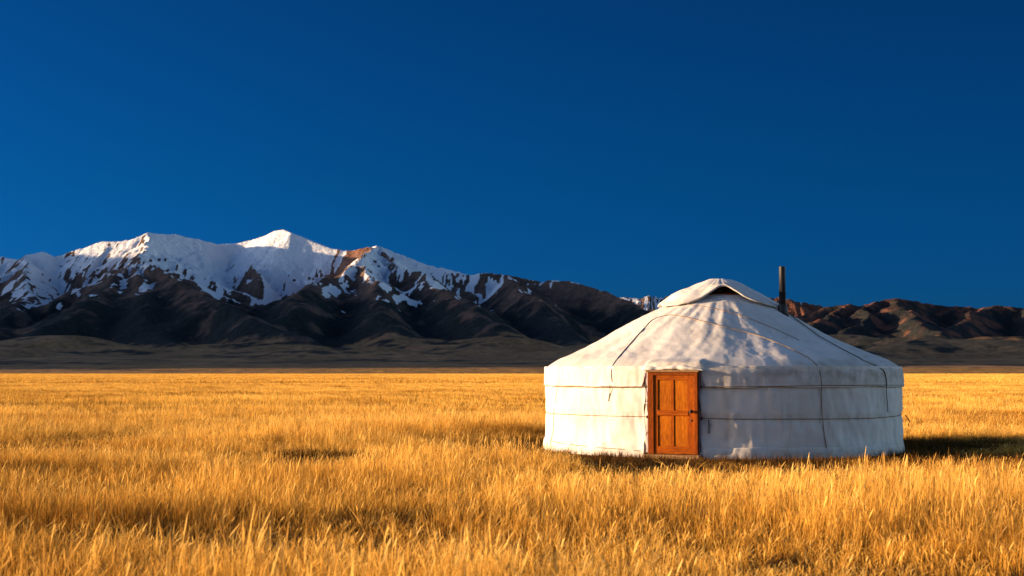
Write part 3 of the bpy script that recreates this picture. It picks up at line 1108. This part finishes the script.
# --- crown: wooden ring, spokes, cover
def build_crown():
    mb = MB()
    ring = [pol(a, 0.70, 3.10) for a in np.linspace(0, 2 * np.pi, 48)]
    mb.tube(ring, 0.055, 8, False)
    for k in range(4):
        a = k * math.pi / 4 + 0.2
        pts = [(-0.7 * math.cos(a) * s, -0.7 * math.sin(a) * s, 3.10 + 0.2 * (1 - s * s)) for s in np.linspace(-1, 1, 12)]
        mb.tube(pts, 0.022, 6)
    mb.build('crown_ring', M_JAMB, yurt)
    # canvas cap
    na, nr = 220, 34
    A = np.linspace(0, 2 * np.pi, na, endpoint=False)
    T = np.linspace(0, 1, nr)
    AA = np.repeat(A[:, None], nr, 1)
    a0 = (AA - np.pi) % (2 * np.pi) - np.pi
    af = -0.03
    # edge radius: folded back at the front, reaching lower at the sides
    front = np.exp(-((a0 - af) / 0.62) ** 2)
    er = 1.36 - 0.49 * front + 0.06 * np.cos(4 * (a0 - 0.75)) + 0.025 * pnoise(a0 * 3, a0 * 0, 141)
    RR = er * T[None]
    ZR = roof_base(np.maximum(RR, 0.02))
    dome = np.interp(RR, [0, 0.25, 0.45, 0.72, 0.9, 1.12, 1.4, 1.6], [3.455, 3.44, 3.36, 3.215, 3.11, 2.985, 2.83, 2.72])
    ZZ = np.maximum(dome, ZR + 0.02)
    ZZ = ZZ + 0.09 * np.clip(-np.sin(a0), 0, 1) * np.exp(-((RR - 1.0) / 0.35) ** 2)
    xl = RR * np.sin(a0)
    lift = np.clip(1 - np.abs(xl - 0.02) / 0.60, 0, 1)
    lift = lift * lift * (3 - 2 * lift)
    ZZ = ZZ + 0.125 * lift * sstep(0.45, 0.86, RR) * (np.cos(a0) > 0) * front
    ZZ = ZZ + 0.012 * fbm(xl * 3, RR * np.cos(a0) * 3, 3, 143) + 0.012 * pnoise(a0 * 7, RR, 145) * T[None]
    V = np.stack([RR * np.sin(AA), -RR * np.cos(AA), ZZ], -1)
    me = np_mesh('crown_cover', V.reshape(-1, 3), grid_faces(na, nr, True)[:, ::-1])
    fattr(me, 'stain', np.repeat((0.5 * sstep(0.85, 1, T))[None], na, 0).ravel())
    o = link('crown_cover', me, M_CAP, yurt)
    s = o.modifiers.new('thick', 'SOLIDIFY')
    s.thickness = 0.03
    s.offset = 1


build_crown()


# --- stove pipe
def build_pipe():
    px, py = 1.19, -0.80
    zr = float(roof_z(math.atan2(px, -py), math.hypot(px, py)))
    mb = MB()
    z0, z1 = zr - 0.12, 3.685
    pts = [(px, py, z) for z in (z0, zr + 0.42, zr + 0.422, zr + 0.45, zr + 0.452, z1 - 0.02, z1)]
    mb.tube(pts, [0.069, 0.069, 0.074, 0.074, 0.067, 0.067, 0.067], 24, False)
    mb.tube([(px, py, z1), (px, py, z1 - 0.015), (px, py, z1 - 0.4)], [0.068, 0.060, 0.060], 24, False)
    pipe = mb.build('stovepipe', M_PIPE, yurt)
    mb = MB()
    mb.tube([(px, py, z) for z in (zr - 0.10, zr + 0.06, zr + 0.17, zr + 0.18)], [0.135, 0.112, 0.086, 0.072], 24)
    mb.build('collar', M_SOOT, pipe)


build_pipe()


# --- door
def door_frame_matrix(o):
    o.rotation_euler = (0, 0, A_D)


def build_door():
    # door axes: x along the wall, -y outward; all parts turned by A_D about the yurt's centre
    yo = -(RW + 0.075)                      # outer face of the frame
    mb = MB()
    mb.box(-HW, -HW + 0.115, yo, yo + 0.16, 0.045, 1.545, 0.006)
    mb.box(HW - 0.062, HW, yo, yo + 0.16, 0.045, 1.545, 0.006)
    mb.box(-HW + 0.1152, HW - 0.0622, yo + 0.002, yo + 0.16, 1.49, 1.544, 0.005)
    fr = mb.build('door_frame', M_JAMB, yurt, False)
    fr.rotation_euler = (0, 0, A_D)
    mb = MB()
    mb.box(-HW - 0.03, HW + 0.03, yo - 0.025, yo + 0.17, 1.546, 1.585, 0.006)
    lin = mb.build('lintel', M_PLANK, fr, False)
    mb = MB()
    mb.box(-HW - 0.05, HW + 0.05, yo - 0.10, yo + 0.16, -0.03, 0.043, 0.008)
    th = mb.build('threshold', M_PLANK, fr, False)
    # leaf
    x0, x1 = -HW + 0.119, HW - 0.066
    z0, z1 = 0.052, 1.486
    yl = yo + 0.020
    leaf_d = 0.045
    st, rail = 0.098, 0.115
    zm = 0.80
    mb = MB()
    mb.box(x0, x0 + st * 0.75, yl, yl + leaf_d, z0, z1, 0.004)
    mb.box(x1 - st * 1.25, x1, yl, yl + leaf_d, z0, z1, 0.004)
    xa, xb = x0 + st * 0.75 + 0.0005, x1 - st * 1.25 - 0.0005
    xm = (xa + xb) / 2
    mb.box(xm - 0.018, xm + 0.018, yl + 0.004, yl + leaf_d, z0 + 0.14, z1 - 0.09, 0.003)
    leaf = mb.build('door', M_DOOR, yurt, False)
    leaf.rotation_euler = (0, 0, A_D)
    for rb in ((xa, xb, yl + 0.001, yl + leaf_d, z0, z0 + 0.135, 0.004), (xa, xb, yl + 0.001, yl + leaf_d, z1 - 0.085, z1, 0.004),
               (xa - 0.01, xb + 0.01, yl - 0.008, yl + leaf_d - 0.002, zm - 0.05, zm + 0.05, 0.006)):
        mb = MB()
        mb.box(*rb)
        mb.build('rail', M_RAIL, leaf, False)
    for (pa, pb) in ((xa, xm - 0.0185), (xm + 0.0185, xb)):
        for (za, zb) in ((z0 + 0.1355, zm - 0.0505), (zm + 0.0505, z1 - 0.0855)):
            mb = MB()
            mb.box(pa, pb, yl + 0.020, yl + leaf_d - 0.004, za, zb, 0)
            mb.box(pa + 0.010, pb - 0.010, yl + 0.016, yl + 0.0205, za + 0.012, zb - 0.012, 0.002)
            mb.build('panel', M_PANEL, leaf, False)
    # handle and keyhole plate
    xk = x1 - 0.062
    mb = MB()
    mb.tube([(xk, yl + 0.001, 0.83), (xk, yl - 0.006, 0.83)], 0.030, 16)
    mb.tube([(xk, yl - 0.005, 0.83), (xk, yl - 0.035, 0.83), (xk, yl - 0.045, 0.83), (xk, yl - 0.065, 0.83), (xk, yl - 0.072, 0.83)], [0.012, 0.012, 0.026, 0.026, 0.012], 16)
    mb.build('handle', M_SOOT, leaf)
    mb = MB()
    mb.tube([(xk, yl + 0.001, 0.665), (xk, yl - 0.006, 0.665)], 0.018, 14)
    mb.build('keyhole', M_SOOT, leaf)
    # backing so that nothing shows through behind the leaf
    # rolled canvas over the lintel
    pts, rad = [], []
    for t in np.linspace(-1, 1, 60):
        x = t * (HW + 0.10)
        pts.append((x, yo + 0.045 + 0.01 * math.sin(t * 9), 1.622 + 0.010 * math.sin(t * 5 + 1) - 0.05 * abs(t) ** 6))
        rad.append((0.036 + 0.007 * math.sin(t * 6.3) + 0.004 * math.sin(t * 17 + 2)) * (1 - 0.45 * abs(t) ** 8))
    mb = MB()
    mb.tube(pts, rad, 14)
    o = mb.build('door_flap', M_CAP, yurt)
    o.rotation_euler = (0, 0, A_D)


build_door()


# --- ropes
def roof_surface(px, py, off=0.009):
    d = ray(px, py) / YS
    for t in np.arange(25.4, 30.5, 0.005):
        p = cam_l + d * t
        r = math.hypot(p[0], p[1])
        a = math.atan2(p[0], -p[1])
        if r < 3.46:
            if p[2] < float(roof_z(a, r)):
                q = p.copy()
                q[2] += off
                return q
        elif r < 3.82 and p[2] < 1.84 and r < float(shoulder_r(a, p[2])) and hem_z(a) - 0.01 < p[2] < 1.84:
            return np.array(pol(a, r + off * 0.6, p[2]))
        elif r < 3.765 and p[2] <= 1.3:
            rr = float(wall_r(a, max(p[2], 0.03)))
            return np.array(pol(a, max(rr, 3.75) + off * 0.8, p[2]))
    return None


def smooth_path(pts, n):
    pts = np.array(pts)
    seg = np.r_[0, np.cumsum(np.linalg.norm(np.diff(pts, axis=0), axis=1))]
    s = np.linspace(0, seg[-1], n)
    return np.stack([np.interp(s, seg, pts[:, k]) for k in range(3)], -1)


def px_rope(lst, rad, m, n=90, name='rope', off=0.009):
    # dense pixel path measured on the photo -> points on the cover
    arr = np.array(lst, float)
    seg = np.r_[0, np.cumsum(np.hypot(*np.diff(arr, axis=0).T))]
    s = np.linspace(0, seg[-1], n)
    from_x = np.interp(s, seg, arr[:, 0])
    from_y = np.interp(s, seg, arr[:, 1])
    k = np.array([1, 2, 3, 2, 1.0])
    k /= k.sum()
    fx = np.convolve(np.pad(from_x, 2, mode='edge'), k, 'valid')
    fy = np.convolve(np.pad(from_y, 2, mode='edge'), k, 'valid')
    out = []
    for x, y in zip(fx, fy):
        q = roof_surface(x, y, off)
        if q is not None:
            out.append(q)
    mb = MB()
    mb.tube(smooth_path(out, n), rad, 6)
    return mb.build(name, m, yurt)


def girth(z0, rad, off, r0=None):
    """a rope wound round the wall from one door post to the other"""
    gap = (HW + 0.05) / RW
    A = np.linspace(A_D + gap, A_D + 2 * np.pi - gap, 420)
    z = rope_z(A, z0)
    r = wall_r(A, z) + off
    if r0 is not None:
        r = np.maximum(r, r0)
    mb = MB()
    mb.tube([pol(a, rr, zz) for a, rr, zz in zip(A, r, z)], rad, 6)
    o = mb.build('girth_rope', M_ROPE, yurt)
    # knots at the door posts
    for s in (1, -1):
        mb = MB()
        a = A_D + s * gap
        i = 0 if s > 0 else -1
        p = pol(A[i], r[i] + 0.006, z[i])
        mb.tube([(p[0], p[1], p[2] - 0.03), (p[0], p[1], p[2]), (p[0], p[1], p[2] + 0.025)], [0.010, 0.022, 0.010], 8)
        mb.build('knot', M_CORD, o)


girth(ROPE_Z[0], 0.009, 0.006, 3.777)
girth(ROPE_Z[1], 0.009, 0.007)

px_rope([(612.5, 383), (611, 374), (612, 366), (617, 359), (625, 350), (638, 335), (652, 320), (661, 316.5), (671, 315), (684, 317), (700, 321), (721, 326.5), (743, 331.5), (760, 336.5),
         (777, 343), (794, 350.5), (808, 358), (816, 364), (820, 371), (821.5, 384), (822, 410), (824, 430), (826, 450)], 0.0085, M_ROPE, 150)
px_rope([(648, 313), (656, 308.5), (668, 306), (683, 304.5), (702, 306.5), (728, 312), (750, 319), (777, 330), (800, 341)], 0.006, M_ROPE, 90)
px_rope([(786, 312), (800, 323), (819, 337), (846, 352), (862, 360), (876, 366), (884, 371), (886, 380), (886.5, 395), (888, 413)], 0.009, M_CORD, 110, off=0.02)
px_rope([(557, 384), (556, 395), (553.5, 410), (553, 425), (552, 442)], 0.006, M_ROPE, 40)
px_rope([(552, 441), (560, 443), (575, 445), (600, 447.5), (620, 449), (641, 451)], 0.008, M_ROPE, 60)
px_rope([(610, 384), (609.5, 394), (608, 402)], 0.008, M_ROPE, 16)
px_rope([(708, 419), (709, 425), (708.5, 434)], 0.010, M_CORD, 16)


# lacing that closes the canvas beside the door posts
def lacing(side, rad, w0):
    mb = MB()
    pts = []
    for i, z in enumerate(np.linspace(0.10, 1.50, 40)):
        a = A_D + side * (HW + w0 + 0.014 * math.sin(i * 0.37 + 1)) / RW
        pts.append(pol(a, float(wall_r(a, z)) + 0.012, z))
    mb.tube(pts, [rad * (0.35 + 0.9 * max(0.0, math.sin(i * 0.31 + 0.7)) ** 2) for i in range(40)], 6)
    mb.build('lacing', M_CORD, yurt)


lacing(-1, 0.016, 0.075)
lacing(1, 0.010, 0.02)

# loose end of rope on the right-hand side
mb = MB()
a = 1.35
base = pol(a, 3.80, 0.66)
mb.tube([(base[0], base[1], 0.68), (base[0] + 0.05, base[1], 0.62), (base[0] + 0.08, base[1] - .01, 0.56), (base[0] + 0.06, base[1], 0.47)], 0.012, 6)
mb.build('rope_tail', M_CORD, yurt)


G_TUSS = grass_material('tussock_grass', (0.020, 0.011, 0.004), (0.055, 0.028, 0.008), (0.15, 0.085, 0.022))


# ------------------------------------------------------------------ single weeds that stand out
def weed(x, y, h, wid, n, seed, label, m=G_DARK):
    V, Fc, T, RN = blades(n, wid * 0.35, h * 0.45, h, 0.011, 0.9, seed, nseg=3)
    rad = np.hypot(V[:, 0], V[:, 1])
    V[:, 0] *= 1 + 0.35 * V[:, 2] / h
    V[:, 1] *= 1 + 0.35 * V[:, 2] / h
    me = np_mesh('weed_tuft', V, Fc, smooth=False)
    fattr(me, 't', T[:len(me.vertices)])
    fattr(me, 'rnd', RN[:len(me.vertices)])
    o = link('weed_tuft', me, m)
    o.location = (x, y, 0.0)
    tag(o, label, 'weed')


def gpos(px, py):
    d = ray(px, py)
    t = -EYE / d[2]
    return CAM + d * t


for px, py, h, wid, n, label in (
        (632, 461, 0.20, 0.30, 150, 'small dark weed tuft at the foot of the wall, a step left of the door'),
        (644, 462, 0.20, 0.16, 90, 'narrow dark weed right against the left end of the door threshold'),
        (602, 459, 0.22, 0.45, 190, 'brown bushy weed at the wall foot midway between door and left edge of yurt'),
        (561, 455, 0.20, 0.5, 190, 'brown weed tuft at the left edge of the yurt wall'),
        (707, 462, 0.15, 0.26, 110, 'low dark weed at the right end of the door threshold'),
        (320, 460, 0.34, 1.75, 1500, 'large dark grass tussock alone in the field left of the yurt'),
):
    p = gpos(px, py)
    weed(p[0], p[1], h, wid, n, int(px), label, G_TUSS if wid > 1 else G_DARK)
